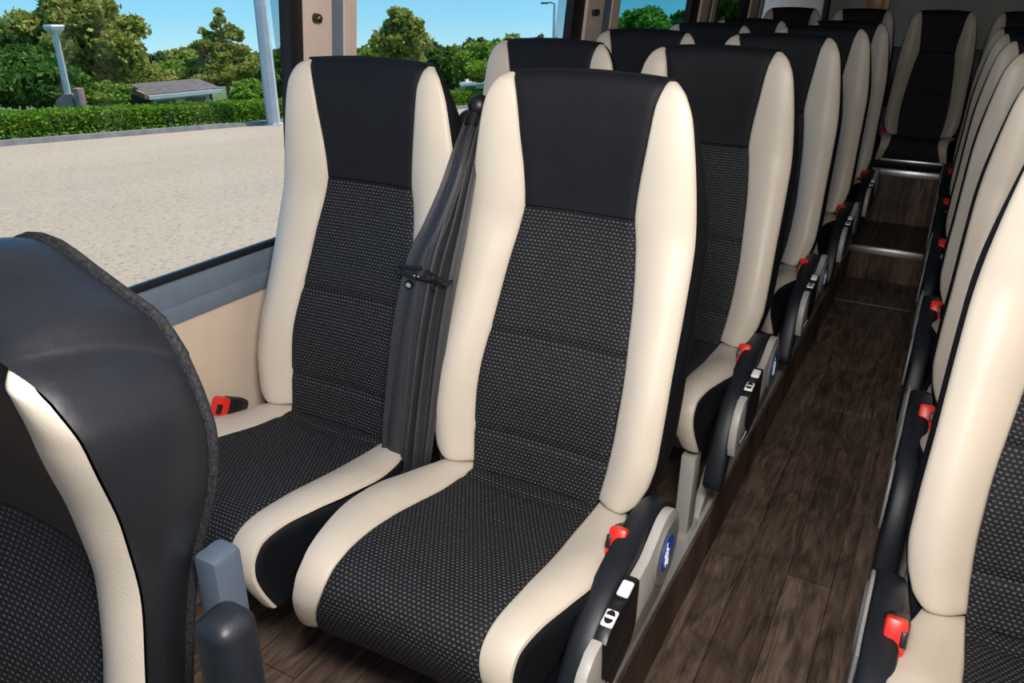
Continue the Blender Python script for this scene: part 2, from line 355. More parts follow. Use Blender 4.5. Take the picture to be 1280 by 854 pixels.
def cushion_parts(root, flipx=False):
    b = MB(); secs = []
    S = np.linspace(.0, ARC[-1], 40)
    def poly(inset):
        pts = []
        for s in S:
            y, z = float(cy_(s)), float(cz_(s)); a, c = max(0, s-.004), min(ARC[-1], s+.004)
            ty, tz = float(cy_(c)-cy_(a)), float(cz_(c)-cz_(a)); l = math.hypot(ty, tz); ty /= l; tz /= l
            ny, nz = tz, -ty   # outward (up / forward)
            pts.append((y-ny*inset, z-nz*inset, float(WO(s))))
        zb = .388+inset*.6
        pts += [(-.40, zb, .205), (-.3, zb-.004, .215), (-.15, zb-.004, .215), (.0, zb-.002, .195), (.08, zb, .175), (.095-inset, .43, .16)]
        return pts
    for f, ins, add in ((-1, .022, .005), (-1, .010, .004), (-1, .005, .0), (-.92, .016, 0), (-.5, .018, 0), (0, .018, 0), (.5, .018, 0), (.92, .016, 0), (1, .005, .0), (1, .010, .004), (1, .022, .005)):
        secs.append([(f*w+math.copysign(add, f), y, z) for y, z, w in poly(ins)])
    b.loft(secs)
    cu = b.build('cushion', M['black'], root, flipx=flipx)
    def strip(name, x0f, x1f, mat, bolster, sgn=1):
        u = spread(12) if bolster else np.concatenate([[0, .01, .03, .06], np.linspace(.12, .88, 13), [.94, .97, .99, 1]])
        ss = np.concatenate([[.012, .0145, .018], np.linspace(.024, ARC[-1]-.006, 84), [ARC[-1]-.003, ARC[-1]]])
        P = np.zeros((len(ss), len(u), 3)); UV = np.zeros((len(ss), len(u), 2))
        for i, s in enumerate(ss):
            y, z = float(cy_(s)), float(cz_(s)); a, c = max(0, s-.004), min(ARC[-1], s+.004)
            ty, tz = float(cy_(c)-cy_(a)), float(cz_(c)-cz_(a)); l = math.hypot(ty, tz); ty /= l; tz /= l; ny, nz = tz, -ty
            x = x0f(s)+(x1f(s)-x0f(s))*u
            if bolster:
                hh = .016*min(1, max(.3, 1-abs(s-.28)/.35)); off = hh*np.sin(PI*u*.85)-.001
            else:
                off = -.006*(1-(2*u-1)**2)+.002
                off = off-.0055*math.exp(-((s-.115)/.009)**2)-.003*math.exp(-((s-.23)/.012)**2)*np.exp(-((u-.5)/.3)**2)
            off = off-.006*np.maximum(roll(u)*.9, max(0, 1-min(s-.012, ARC[-1]-s)/.006)**2)
            P[i, :, 0] = x; P[i, :, 1] = y+ny*off; P[i, :, 2] = z+nz*off; UV[i, :, 0] = x; UV[i, :, 1] = s
        g = MB(); g.grid(P); g.build(name, mat, cu, uv=None if bolster else UV.reshape(-1, 2), flipx=flipx, recalc=False)
    strip('centre_panel', lambda s: -float(WI(s)), lambda s: float(WI(s)), M['fabric'], False)
    for sg in (-1, 1):
        strip('side_bolster', lambda s, sg=sg: sg*float(WI(s)), lambda s, sg=sg: sg*(float(WO(s))+.001), M['cream'], True)
    return cu

def rrect(hw, hh, n=20, p=3.2):
    r = []
    for t in np.linspace(0, 2*PI, n, endpoint=False):
        c, s = math.cos(t), math.sin(t); r.append((hw*math.copysign(abs(c)**(2/p), c), hh*math.copysign(abs(s)**(2/p), s)))
    return r
def sweep_yz(mb, path, x0, hw, hh, n=20, p=3.2):
    """rounded bar along a path in the y-z plane"""
    path = np.array(path, float); k = np.concatenate([[0], np.cumsum(np.hypot(*np.diff(path, axis=0).T))])
    fy, fz = curve(k, path[:, 0]), curve(k, path[:, 1]); rings = []
    ts = np.concatenate([[0, .004, .01, .02], np.linspace(.05, .95, 26), [.98, .99, .996, 1]])*k[-1]
    for s in ts:
        e = min(s, k[-1]-s); q = math.sqrt(max(0.03, 1-max(0, 1-e/.018)**2))
        y, z = float(fy(s)), float(fz(s)); a, c = max(0, s-.01), min(k[-1], s+.01)
        ty, tz = float(fy(c)-fy(a)), float(fz(c)-fz(a)); l = math.hypot(ty, tz); ty /= l; tz /= l
        w = hw(s/k[-1]) if callable(hw) else hw; h = hh(s/k[-1]) if callable(hh) else hh
        rings.append([(x0+a_*w*(.55+.45*q), y+tz*-b_*h*q*-1*-1, z+ty*b_*h*q) if False else (x0+a_*w*(.6+.4*q), y-tz*b_*h*q, z+ty*b_*h*q) for a_, b_ in [(c1, c2) for c1, c2 in rrect(1, 1, n, p)]])
    mb.loft(rings)

ARM = [(.03, .487), (-.02, .512), (-.07, .521), (-.13, .517), (-.19, .507), (-.25, .488), (-.30, .457), (-.34, .41), (-.372, .35), (-.395, .285)]
def buckle(root, flipx=False, sgn=1):
    x = .2255*sgn
    b = MB(); b.box((x, -.128, .492), (.036, .06, .11), .010, rx=math.radians(-28)); b.tube([(x, -.10, .46), (x, -.05, .42), (x*.9, .03, .40)], .012)
    k = b.build('buckle', M['blackp'], root, flipx=flipx)
    r = MB(); r.box((x, -.146, .536), (.030, .030, .046), .006, rx=math.radians(-28)); r.box((x, -.158, .514), (.030, .018, .014), .004, rx=math.radians(-28))
    tag(r.build('release_button', M['red'], k, flipx=flipx), 'bright red button')
    s = MB(); s.box((x-.011*sgn, -.157, .540), (.008, .012, .022), .002, rx=math.radians(-28)); tag(s.build('latch_slot', M['blackp'], k, flipx=flipx), 'black latch slot')
    return k
def armrest_parts(root, flipx=False, thin=False):
    X = 0 if thin else .004
    a = MB(); sweep_yz(a, [(y, z+(0 if thin else .012)) for y, z in ARM], .239+X, .0235, lambda t: .017+.010*math.sin(PI*min(1, t*1.1)), 20, 3.5)
    a.build('armrest', M['arm'], root, flipx=flipx)
    p = MB()
    circ = [(-.075+.074*math.cos(t), .487+.074*math.sin(t)) for t in np.linspace(math.radians(120), math.radians(-75), 22)]
    poly = [(-.40, .400), (-.415, .43), (-.412, .475), (-.395, .505), (-.37, .522), (-.345, .524), (-.338, .45), (-.208, .45), (-.203, .527), (-.160, .530)]+circ+[(-.09, .403)]
    poly = poly[::-1]
    p.prism(poly, .2625 if thin else .2668, .2685 if thin else .284, .0025)
    sp_ = p.build('side_panel', M['greydisc'] if thin else M['grey'], root, flipx=flipx)
    d = MB(); d.cyl((.268 if thin else .282, -.075, .487), (.272 if thin else .2880, -.075, .487), .060, .054, 36); d.build('pivot_cap', M['greydisc'], sp_, flipx=flipx)
    if thin: return sp_
    e = MB(); e.cyl((.2875, -.077, .490), (.2892, -.077, .490), .032, .032, 32); tag(e.build('badge', M['blue'], sp_, flipx=flipx), 'round blue badge')
    i = MB()
    def bar(y0, z0, y1, z1, w):
        i.cyl((.2892, y0, z0), (.2892, y1, z1), w*.8, w*.8, 6)
    i.sphere((.2890, -.083, .510), .0045, 6, (.3, 1, 1)); bar(-.083, .503, -.079, .488, .0040); bar(-.079, .487, -.073, .476, .0028); bar(-.079, .487, -.088, .476, .0028)
    bar(-.073, .476, -.078, .467, .0024); bar(-.088, .476, -.086, .468, .0022); bar(-.083, .500, -.068, .491, .0018); bar(-.081, .499, -.093, .490, .0018)
    tag(i.build('pictogram', M['white'], sp_, flipx=flipx), 'white seated figure on the badge')
    c = MB(); c.prism([(-.337, .448), (-.337, .512), (-.325, .524), (-.275, .533), (-.262, .528), (-.215, .538), (-.208, .53), (-.208, .448)][::-1], .2655, .2865, .003)
    c.prism([(-.337, .45), (-.21, .45), (-.225, .425), (-.30, .405)], .280, .2865, .001)
    cb = c.build('control_box', M['blackp'], sp_, flipx=flipx)
    w = MB(); w.box((.2762, -.243, .5355), (.0185, .030, .008), .0035, rx=math.radians(9), seg=3); tag(w.build('release_button', M['white'], sp_, flipx=flipx), 'white push button')
    k = MB(); k.box((.2762, -.303, .5285), (.0185, .030, .006), .0028, rx=math.radians(10), seg=3); tag(k.build('recline_knob', M['white'], sp_, flipx=flipx), 'white knob with black half moons')
    h = MB()
    for s in (-1, 1):
        R = [(.2762+.0065*math.cos(t), s*(.003+.0085*math.sin(t))) for t in np.linspace(0, PI, 12)]
        h.loft([[(x, -.303+yy, .5312+yy*math.tan(math.radians(10))+zz) for x, yy in R] for zz in (0, .0012)])
    h.build('knob_mark', M['blackp'], sp_, flipx=flipx)
    o = MB(); o.loft([[(xx, -.335+.048*math.cos(t), .422+.0085*math.sin(t)) for t in np.linspace(0, 2*PI, 28, endpoint=False)] for xx in (.283, .2850)])
    tag(o.build('maker_plate', M['blackp'], sp_, flipx=flipx), 'black oval plate')
    q = MB()
    for n_, yy in enumerate(np.linspace(-.366, -.304, 7)):
        hgt = (.008, .005, .006, .005, .007, .005, .006)[n_]
        q.box((.2852, yy, .4215), (.0012, .0048, hgt), 0); 
        if n_ % 2: q.box((.2852, yy+.003, .4215+hgt*.3), (.0012, .004, .0014), 0)
    q.build('maker_lettering', M['white'], sp_, flipx=flipx)
    return sp_
def base_parts(root, flipx=False, legs=(.185,)):
    f = MB(); f.box((0, -.33, .375), (.40, .05, .035), .006); f.box((0, .0, .375), (.40, .05, .035), .006)
    for x in (-.15, .15): f.box((x, -.165, .378), (.03, .30, .025), .005)
    f.build('seat_frame', M['blackp'], root, flipx=flipx)
    zt, zb = .375, .15
    for xx in legs:
        l = MB(); l.box((xx, -.385, (zt+zb)/2), (.034, .05, zt-zb), .004); l.box((xx, -.385, zb+.008), (.05, .085, .014), .003); l.build('leg', M['greymetal'], root, flipx=flipx)
        l = MB(); l.prism([(-.10, zt), (-.04, zt), (-.26, zb), (-.34, zb)], xx, xx+.022, .002); l.build('brace', M['greymetal'], root, flipx=flipx)

def make_seat(arm, flipx, base, thin=False):
    root = empty('passenger_seat')
    backrest_parts(root, flipx=flipx); cushion_parts(root, flipx=flipx); k = buckle(root, flipx=flipx)
    if not arm: k.location = (.013, .02, -.014)
    if arm: armrest_parts(root, flipx, thin)
    if base: base_parts(root, flipx, base)
    return root

PZ = .15   # the raised floor the seats stand on
GL = 'double seats along the left wall'; GR = 'single seats along the right side'; GB = 'seats of the rear bench row'
rowsL = [0, .8204, 1.5903, 2.3994, 3.1673]
ordw = ['front', 'second', 'third', 'fourth', 'fifth']
protoB = make_seat(True, False, (.185,))
labB = ['large cream and black aisle seat of the front pair, with blue badge on its armrest',
        'cream and black aisle seat directly behind the front aisle seat, its grey leg in view',
        'cream and black aisle seat of the third double row, black armrest hanging beside it',
        'cream and black aisle seat of the fourth double row, before the first aisle step',
        'cream and black aisle seat of the rearmost double row, beside the aisle steps']
for i, y in enumerate(rowsL):
    o = protoB if i == 0 else copy_tree(protoB, skip=('maker_lettering', 'pictogram') if i > 2 else ())
    o.location = (0, y, 0); tag(o, labB[i], 'seat', GL)
protoA = make_seat(False, True, (.16,))
labA = ['cream and black window seat of the front pair, beside the beige wall panel',
        'window seat of the second double row, black headrest in front of the big window',
        'window seat of the third double row, headrest in front of the second wall pillar',
        'window seat of the fourth double row, black headrest top below the tinted window',
        'window seat of the rearmost double row, a small black headrest below the third pillar']
for i, y in enumerate(rowsL):
    o = protoA if i == 0 else copy_tree(protoA)
    o.location = (-.47, y, 0); tag(o, labA[i], 'seat', GL)
# right side singles: the same seat mirrored
protoR = make_seat(True, True, (.185, -.14), thin=True)
labR = ['nearest right-hand seat, cut off by the frame, with a red buckle by its cream cushion',
        'second right-hand seat from the front, a wide cream stripe behind the nearest one',
        'third right-hand seat from the front, its red buckle halfway down the aisle',
        'fourth right-hand seat from the front, a narrow cream stripe at the frame edge',
        'fifth right-hand seat from the front, beside the aisle steps',
        'rearmost single right-hand seat, a thin cream stripe before the rear row']
for i in range(6):
    o = protoR if i == 0 else copy_tree(protoR, skip=('maker_lettering', 'pictogram'))
    o.location = ((.856, .856, .843, .833, .823, .816)[i], .708*i, (0, -.004, -.011, -.015, -.018, -.018)[i]); tag(o, labR[i], 'seat', GR)
# rear row
labX = ['leftmost seat of the rear row, below the beige corner panel', 'second seat from the left in the rear row, under the brown wooden panel',
        'rear row seat facing straight down the aisle above the steps', 'rightmost seat of the rear row, half hidden by the right-hand seats']
for i, x in enumerate((-.522, -.087, .37, .816)):
    o = copy_tree(protoA, skip=('leg', 'brace', 'seat_frame')); o.scale = (.925, 1, 1); o.location = (x, 4.5, .036); tag(o, labX[i], 'seat', GB)

# ------------------------------------------------------------------ guide seat in the left foreground
gs = empty('guide_seat', (-.13, -.80, 0)); tag(gs, 'dark leather seat with grey felt edging at the left foreground', 'seat')
def guide_backrest(root):
    pf = curve([.3, .5, .7, .80, .88, .95, 1.03, 1.09, 1.13], [-.155, -.095, -.045, -.023, -.015, -.022, -.040, -.050, -.048])
    bk = curve([.3, .5, .7, .86, 1.0, 1.14], [-.07, -.02, .025, .055, .070, .066])
    S = curve([.4, .5, .75, .85, .882, .905, .978, 1.034, 1.078, 1.095], [.114, .114, .109, .1085, .109, .107, .107, .118, .131, .139])
    Wc = curve([.4, .5, .79, .82, .886, .918, .987, 1.043, 1.073, 1.085, 1.095], [.178, .180, .181, .182, .187, .190, .200, .205, .192, .174, .142])
    Wo = curve([.4, .5, .715, .806, .869, .907, .949, .979, 1.015, 1.049], [.140, .140, .137, .140, .154, .167, .176, .177, .170, .158])
    tt = np.concatenate([np.linspace(0, .88, 34), np.linspace(.89, 1, 26)]); n1, n2 = len(tt), 24; F = []; B = []
    for t in tt:
        zf = .45+(1.095-.45)*t; F.append((float(Wc(zf)), float(pf(zf))-.010, zf)); zb = .45+(1.049-.45)*t; B.append((float(Wo(zb)), float(bk(zb)), zb))
    zt = curve([-.001, .013, .072, .108, .135, .161], [1.131, 1.130, 1.108, 1.093, 1.082, 1.048])
    for k in range(1, n2):
        u = math.cos(PI*k/n2); F.append((.142*u, float(pf(1.095))-.010+.012*(1-u*u), 1.095+.014*(1-u*u))); a = .16*u; zz = float(zt(abs(a))); B.append((a, float(bk(zz)), zz))
    F += [(-x, y, z) for x, y, z in F[:n1][::-1]]; B += [(-x, y, z) for x, y, z in B[:n1][::-1]]
    F = np.array(F); B = np.array(B); m = len(F); rows = []
    out = B-np.array([0, 0, 0]); cen = np.array([0, 0, .80]); d = (F+B)/2-cen; d[:, 1] = 0; d[:, 2] *= np.clip((F[:, 2]-.9)/.2, 0, 1); d /= np.linalg.norm(d, axis=1)[:, None]
    amp = .003+.012*np.clip((F[:, 2]-.93)/.12, 0, 1)
    for r in np.linspace(0, 1, 13):
        rows.append(F*(1-r)+B*r+d*(amp*math.sin(PI*r)**.8)[:, None]+np.array([0, -.010*math.sin(PI*min(1, r*2.2)) if r < .45 else 0, 0]))
    g = MB(); g.grid(np.array(rows)); h = m//2
    def fill(Lp, dy, kx=1):
        P = [[((x0+(x1-x0)*u)*kx, y+dy, z0+(z1-z0)*u) for u in np.linspace(0, 1, 9)] for (x0, y, z0), (x1, _, z1) in ((Lp[i], Lp[m-1-i]) for i in range(h))]; g.grid(np.array(P))
    fill(B, 0); fill(F, .034, .84)
    sh = g.build('backrest', M['shiny_black'], root, angle=60)
    def panel(nm, z0, z1, mat):
        u = np.concatenate([[0, .01, .03], np.linspace(.07, .93, 15), [.97, .99, 1]]); P = []; UV = []; arc = 0; pz = None
        for z in np.linspace(z0, z1, 44):
            y = float(pf(z)); w = float(S(z)); arc += 0 if pz is None else math.hypot(z-pz[0], y-pz[1]); pz = (z, y); x = (2*u-1)*w
            P.append(np.stack([x, y+.010*(1-(x/w)**2)+.005*roll(u), np.full_like(x, z)+(0 if z < 1.08 else .012*(1-(x/w)**2)*(z-1.08)/.015)], 1)); UV.append(np.stack([x, np.full_like(x, arc)], 1))
        q = MB(); q.grid(np.array(P)); q.build(nm, mat, sh, uv=np.array(UV).reshape(-1, 2), recalc=False)
    panel('centre_panel', .455, .8815, M['fabric']); panel('headrest_panel', .8825, 1.095, M['black_matt'])
    for sg in (-1, 1):
        u = spread(9); P = []
        for z in np.concatenate([np.linspace(.455, 1.01, 44), np.linspace(1.02, 1.095, 30)]):
            a, b_ = float(S(z)), float(Wc(z)); y = float(pf(z)); hgt = .020*min(1, (b_-a)/.05)
            P.append(np.stack([sg*(a+(b_-.001-a)*u), y-hgt*np.sin(PI*u*.8)+.004*roll(u)*(u < .5)-.001*(1-u), np.full_like(u, z)], 1))
        q = MB(); q.grid(np.array(P)); tag(q.build('side_bolster', M['cream'], sh, recalc=False), 'cream stripe tapering to a point at the top')
    f = MB(); f.tube([tuple(p+np.array([0, .004, 0])) for p in B], .0052, 8); tag(f.build('felt_edging', M['felt'], sh), 'grey felt edge')
guide_backrest(gs)
gc = cushion_parts(gs); gc.location = (0, -.10, -.03)
a = MB(); a.box((.257, -.006, .69), (.042, .042, .375), .014, seg=4); tag(a.build('armrest', M['arm'], gs), 'black armrest folded upright')
a = MB(); a.box((.172, .062, .62), (.030, .034, .48), .006); tag(a.build('side_shell', M['bluegrey_dark'], gs), 'blue-grey plastic side shell')
a = MB(); a.box((0, -.27, .34), (.34, .36, .06), .01); a.cyl((0, -.27, 0), (0, -.27, .32), .12, .09, 24); a.box((.20, .02, .42), (.16, .05, .12), .01); a.build('pedestal', M['blackp'], gs)

# ------------------------------------------------------------------ belts between the front pair
def ribbon(name, path, widths, folds, depth, mat, parent, n=60, m=40, thick=.0015, tilt=0):
    path = np.array(path, float); k = np.linspace(0, 1, len(path)); f = [curve(k, path[:, i]) for i in range(3)]
    wf = curve(np.linspace(0, 1, len(widths)), widths)
    P = []
    for s in np.linspace(0, 1, n):
        c = np.array([float(g(s)) for g in f]); w = float(wf(s)); row = []
        for u in np.linspace(-.5, .5, m):
            ph = u*folds*2*PI; row.append(c+[u*w+.002*math.sin(7*s+u*9), -depth*math.sin(ph+1.4*s)*(.6+.4*math.sin(5*u+2))+tilt*u*w, 0])
        P.append(row)
    P = np.array(P); g = MB(); g.grid(P); o = g.build(name, mat, parent, recalc=False, angle=80)
    md = o.modifiers.new('thickness', 'SOLIDIFY'); md.thickness = thick
    return o
b1 = empty('seat_belt', (-.27, .12, 1.0)); tag(b1, 'flat black seat belt hanging on the left side of the belt bundle', 'seat belt', 'belts between the front pair')
def off(p, o): return [(x-o[0], y-o[1], z-o[2]) for x, y, z in p]
ribbon('webbing', off([(-.246, .195, 1.12), (-.236, .118, 1.03), (-.254, .080, .94), (-.279, .050, .86), (-.292, .005, .70), (-.293, -.022, .6), (-.290, -.050, .5), (-.278, -.058, .42), (-.268, -.05, .36)], (-.27, .12, 1.0)), [.028, .042, .05, .056, .060, .058, .055, .04, .03], 1.2, .004, M['belt'], b1, m=30)
g = MB(); g.sphere((-.236+.27, .205-.12, 1.135-1.0), .022, 10); g.cyl((.03, .06, .10), (.03, .09, .135), .014); g.box((.012, .10, .10), (.045, .03, .05), .01); g.sphere((-.262+.27, .205-.12, 1.105-1.0), .02, 10, (1, .8, 1))
g.build('belt_guide', M['blackp'], b1)
b2 = empty('seat_belt', (-.225, .12, 1.0)); tag(b2, 'folded black seat belts bunched on the right side of the belt bundle', 'seat belt', 'belts between the front pair')
ribbon('webbing', off([(-.226, .195, 1.12), (-.222, .13, 1.03), (-.226, .092, .94), (-.234, .060, .86), (-.244, .016, .70), (-.243, -.012, .6), (-.240, -.040, .5), (-.244, -.052, .42), (-.248, -.05, .36)], (-.225, .12, 1.0)), [.028, .042, .05, .06, .062, .06, .058, .045, .03], 3.4, .009, M['belt'], b2, m=80, tilt=.45)
g = MB(); g.box((-.012, .085, .095), (.05, .03, .05), .008); g.tube([(-.03, .08, .12), (0, .075, .13), (.012, .08, .09), (.0, .085, .03)], .006); g.build('belt_guide', M['blackp'], b2)
bc = empty('belt_clip', (-.258, .040, .845)); tag(bc, 'black wire clip clasped around the belts between the front pair', 'clip')
g = MB(); g.tube([(-.055, -.010, .012), (-.02, -.012, .012), (.0, -.013, .016)], .0035); g.tube([(-.055, -.010, .012), (-.058, .0, .006), (-.05, -.012, .0), (-.01, -.014, -.004), (.03, -.016, -.004), (.052, -.012, -.008), (.056, .004, -.006)], .004)
g.box((.022, -.018, .004), (.03, .010, .010), .003, rz=-.4); g.tube([(.01, -.012, .01), (.03, -.016, .004), (.05, -.014, -.004)], .005); g.box((.028, -.018, -.014), (.005, .005, .014), .001)
g.build('wire_bar', M['blackp'], bc)
g = MB(); g.cyl((-.028, -.012, -.020), (-.028, -.018, -.022), .0085, .0085, 16); g.build('rivet_ring', M['blackp'], bc)
g = MB(); g.cyl((-.028, -.017, -.0215), (-.028, -.0195, -.0225), .0055, .005, 16); tag(g.build('rivet', M['greymetal'], bc), 'pale grey rivet')
g = MB()
for x in (-.012, -.003, .018): g.sphere((x, -.019, .0), .0022, 5)
g.build('stud', M['steel'], bc)
# tongue lying on the right-hand seat
bt = empty('belt_tongue', (.97, -.245, .535)); tag(bt, 'black belt tongue with bright metal lying on the nearest right-hand cushion', 'belt tongue')

# ------------------------------------------------------------------ bus shell
def struct(mb, name, mat, **k):
    o = mb.build(name, mat, **k); o['kind'] = 'structure'; return o
XW = -.78; YF = -4.4; YR = 5.32; XR = 1.14; ZC = 1.95
g = MB(); g.box(((.21+.56)/2, (YF+3.115)/2, -.03), (.36, 3.115-YF, .06)); struct(g, 'floor', M['wood'], smooth=False)
g = MB(); g.box(((XW+.222)/2, (-.62+YR)/2, PZ-.06), (.222-XW, YR+.62, .12)); g.box((.215, (-.62+3.115)/2, .06), (.014, 3.115+.62, .17)); struct(g, 'floor_left', M['wood'], smooth=False)
g = MB(); g.box(((.562+XR)/2, (-.62+YR)/2, PZ-.06), (XR-.562, YR+.62, .12)); g.box((.569, (-.62+3.115)/2, .06), (.014, 3.115+.62, .17)); struct(g, 'floor_right', M['wood'], smooth=False)
g = MB(); g.box(((XW+.208)/2, (YF-.62)/2, -.03), (.208-XW, -.62-YF, .06)); g.box(((.562+XR)/2, (YF-.62)/2, -.03), (XR-.562, -.62-YF, .06)); struct(g, 'floor_front', M['wood'], smooth=False)
# aisle steps
g = MB(); g.box((.386, 3.41, .0775), (.362, .585, .165)); g.box((.386, 3.88, .2225), (.362, .36, .455)); g.box((.386, 4.68, .20), (.362, 1.25, .44)); struct(g, 'trim_1', M['wood_v'], smooth=False)
g = MB(); g.box((-.285, 4.78, .26), (.985, 1.06, .33)); g.box((.845, 4.78, .26), (.585, 1.06, .33)); struct(g, 'trim_2', M['blackp'], smooth=False)
def nosing(y, z, nm, second):
    t = empty('step_nosing', (.38, y, z)); 
    a = MB(); a.box((0, -.006, -.014), (.35, .010, .030), .002); a.box((0, .014, .001), (.35, .03, .005), .001); a.build('aluminium_strip', M['alu'], t)
    if second:
        a = MB(); a.box((0, .14, .002), (.35, .22, .006), .002); tag(a.build('rubber_insert', M['rubber'], t), 'black rubber strip')
        a = MB(); a.box((.0, .262, .008), (.33, .024, .018), .002); a.build('rear_strip', M['alu'], t)
    else:
        a = MB(); 
        for x in (-.162, .162): a.cyl((x, -.010, -.014), (x, -.0125, -.014), .004, .003, 10)
        a.build('screw', M['steel'], t)
    return t
tag(nosing(3.115, .165, 1, False), 'silver nosing strip on the lower aisle step', 'step edge', 'aisle step nosings')
tag(nosing(3.70, .45, 2, True), 'pair of silver strips on the upper aisle step before the rear seat', 'step edge', 'aisle step nosings')
g = MB(); g.box((.385, 2.73, .0015), (.33, .008, .003), .001); struct(g, 'trim_3', M['greydisc'])
# seat rails along both ledges
g = MB(); g.box((.192, 1.4, PZ+.005), (.05, 4.0, .012), .003); struct(g, 'trim_4', M['greymetal'])
g = MB(); g.box((.68, 1.4, PZ+.005), (.05, 4.0, .012), .003); struct(g, 'trim_5', M['greymetal'])
# left wall
g = MB(); g.box((XW-.02, (YF+YR)/2, .345), (.04, YR-YF, .70)); g.box((XW-.045, (YF+YR)/2, 1.85), (.09, YR-YF, .22)); struct(g, 'wall_left', M['beige'], smooth=False)
g = MB(); g.prism([(0, 0)]*0 or [(YF, .695), (YR, .695), (YR, .735), (YF, .735)], XW-.05, XW+.010, .004); g.prism([(YF, .733), (YR, .733), (YR, .782), (YF, .782)], XW-.06, XW+.002, .006); struct(g, 'trim_6', M['bluegrey'])
g = MB(); g.box((XW-.012, (YF+YR)/2, .787), (.016, YR-YF, .014), .003); struct(g, 'trim_7', M['rubber'])
def leanx(z): return XW+.03+(z-.78)*.09
def pillar(n, y0, y1, frame0, frame1, hook=True):
    """pillar from y0 to y1; black window frames from frame0 to y0 and y1 to frame1"""
    def slab(mb, ya, yb, dx, th, zz=(.78, 1.76), bev=.004):
        r = []
        for z in zz:
            x = leanx(z)+dx; r.append([(x, ya, z), (x, yb, z), (x-th, yb, z), (x-th, ya, z)])
        bm_ = MB(); bm_.loft(r); mb.add(bm_.v, bm_.f)
    w = y1-y0
    g = MB(); slab(g, y0, y0+w*.48, 0, .016); slab(g, y1-w*.25, y1, 0, .016); o = struct(g, 'pillar_%d' % n if False else 'trim_%d' % (7+n), M['pillar'], smooth=False)
    g = MB(); slab(g, y0+w*.47, y1-w*.24, -.005, .05); struct(g, 'trim_%d' % (17+n), M['bluegrey'], smooth=False)
    g = MB(); slab(g, frame0, y0+.001, -.012, .03); slab(g, y1-.001, frame1, -.012, .03); struct(g, 'trim_%d' % (27+n), M['rubber'], smooth=False)
pillar(1, .271, .439, .232, .448)
pillar(2, 1.765, 2.085, 1.665, 2.10)
pillar(3, 3.22, 3.50, 3.08, 3.53)
pillar(4, 4.30, 4.66, 4.15, 4.70)
hk = empty('coat_hook', (leanx(1.276)+.002, .296, 1.276)); tag(hk, 'round brown coat hook on the front pillar', 'hook', 'pillar hooks')
g = MB(); g.cyl((0, 0, 0), (.012, 0, 0), .011, .009, 18); g.sphere((.012, 0, 0), .0085, 8, (.5, 1, 1)); g.build('hook_cap', simple('bronze_cap', (.07, .05, .03), .3, .6), hk)
g = MB(); g.cyl((.014, -.004, .002), (.018, -.004, .002), .003, .003, 8); g.build('screw', M['steel'], hk)
hk2 = empty('coat_hook', (leanx(1.27)+.002, 1.825, 1.262)); tag(hk2, 'small dark square coat hook on the second pillar', 'hook', 'pillar hooks')
g = MB(); g.box((.006, 0, 0), (.012, .05, .022), .003); g.build('hook_plate', M['blackp'], hk2); g = MB(); g.box((.013, 0, -.003), (.006, .012, .012), .002); g.build('hook_peg', M['blackp'], hk2)
# windows
def win(n, y0, y1, mat):
    g = MB(); z0, z1 = .786, 1.76
    g.loft([[(leanx(z)-.045, y0, z), (leanx(z)-.045, y1, z), (leanx(z)-.049, y1, z), (leanx(z)-.049, y0, z)] for z in (z0, z1)])
    struct(g, 'window_%d' % n, mat, smooth=False)
win(1, YF, .30, M['glass']); win(2, .50, 1.80, M['glass']); win(3, 2.2, 3.15, M['glass_tint']); win(4, 3.5, 4.2, M['glass_dark'])
# grey translucent band beside the front pillar
g = MB(); zz = np.linspace(1.02, 1.76, 24); P = [[(leanx(z)-.040, .272, z), (leanx(z)-.040, .272-.075+.06*((1.5-z)/.5)**2*(z < 1.5), z)] for z in zz]; g.grid(np.array(P)); struct(g, 'trim_38', M['frit'], smooth=False)
g = MB(); P = [[(leanx(z)-.040, 1.69, z), (leanx(z)-.040, 1.69-.10+.02*(z-1.2), z)] for z in np.linspace(.9, 1.76, 12)]; g.grid(np.array(P)); struct(g, 'trim_39', M['frit'], smooth=False)
# right wall, roof, rear
g = MB(); g.box((XR+.02, (YF+YR)/2, .95), (.04, YR-YF, 2.0)); struct(g, 'wall_right', M['beige'], smooth=False)
g = MB(); g.box(((XW+XR)/2-.02, (YF+YR)/2, ZC+.02), (XR-XW+.2, YR-YF, .04)); struct(g, 'ceiling', M['ceiling'], smooth=False)
g = MB(); g.box(((-.40+XR)/2, YR+.02, 1.0), (XR+.40, .04, 1.95)); struct(g, 'wall_rear', M['rearwall'], smooth=False)
g = MB(); g.box((-.64, YR-.04, 1.0), (.44, .14, 1.95), .01); struct(g, 'trim_40', M['pillar'])
g = MB(); g.box((-.405, YR-.045, 1.0), (.03, .14, 1.95), .004); struct(g, 'trim_41', M['rubber'])
g = MB(); g.box((.3, YR-.03, .80), (1.6, .05, .40), .01); struct(g, 'trim_42', M['blackp'])
g = MB(); W_ = XR-XW+.16; g.box(((XW+XR)/2-.02, YF-.03, .50), (W_, .04, 1.2)); g.box(((XW+XR)/2-.02, YF-.03, 1.88), (W_, .04, .24)); g.box((XW+.04, YF-.03, 1.4), (.26, .04, 1.1)); g.box((XR-.04, YF-.03, 1.4), (.26, .04, 1.1)); struct(g, 'wall_front', M['blackp'], smooth=False)
g = MB(); g.box(((XW+XR)/2, YF-.04, 1.43), (1.8, .006, .7)); struct(g, 'window_5', M['glass_dark'], smooth=False)
wp = empty('wooden_panel', (-.085, YR-.012, 1.30)); tag(wp, 'small brown wooden panel hanging on the pale rear wall', 'panel')
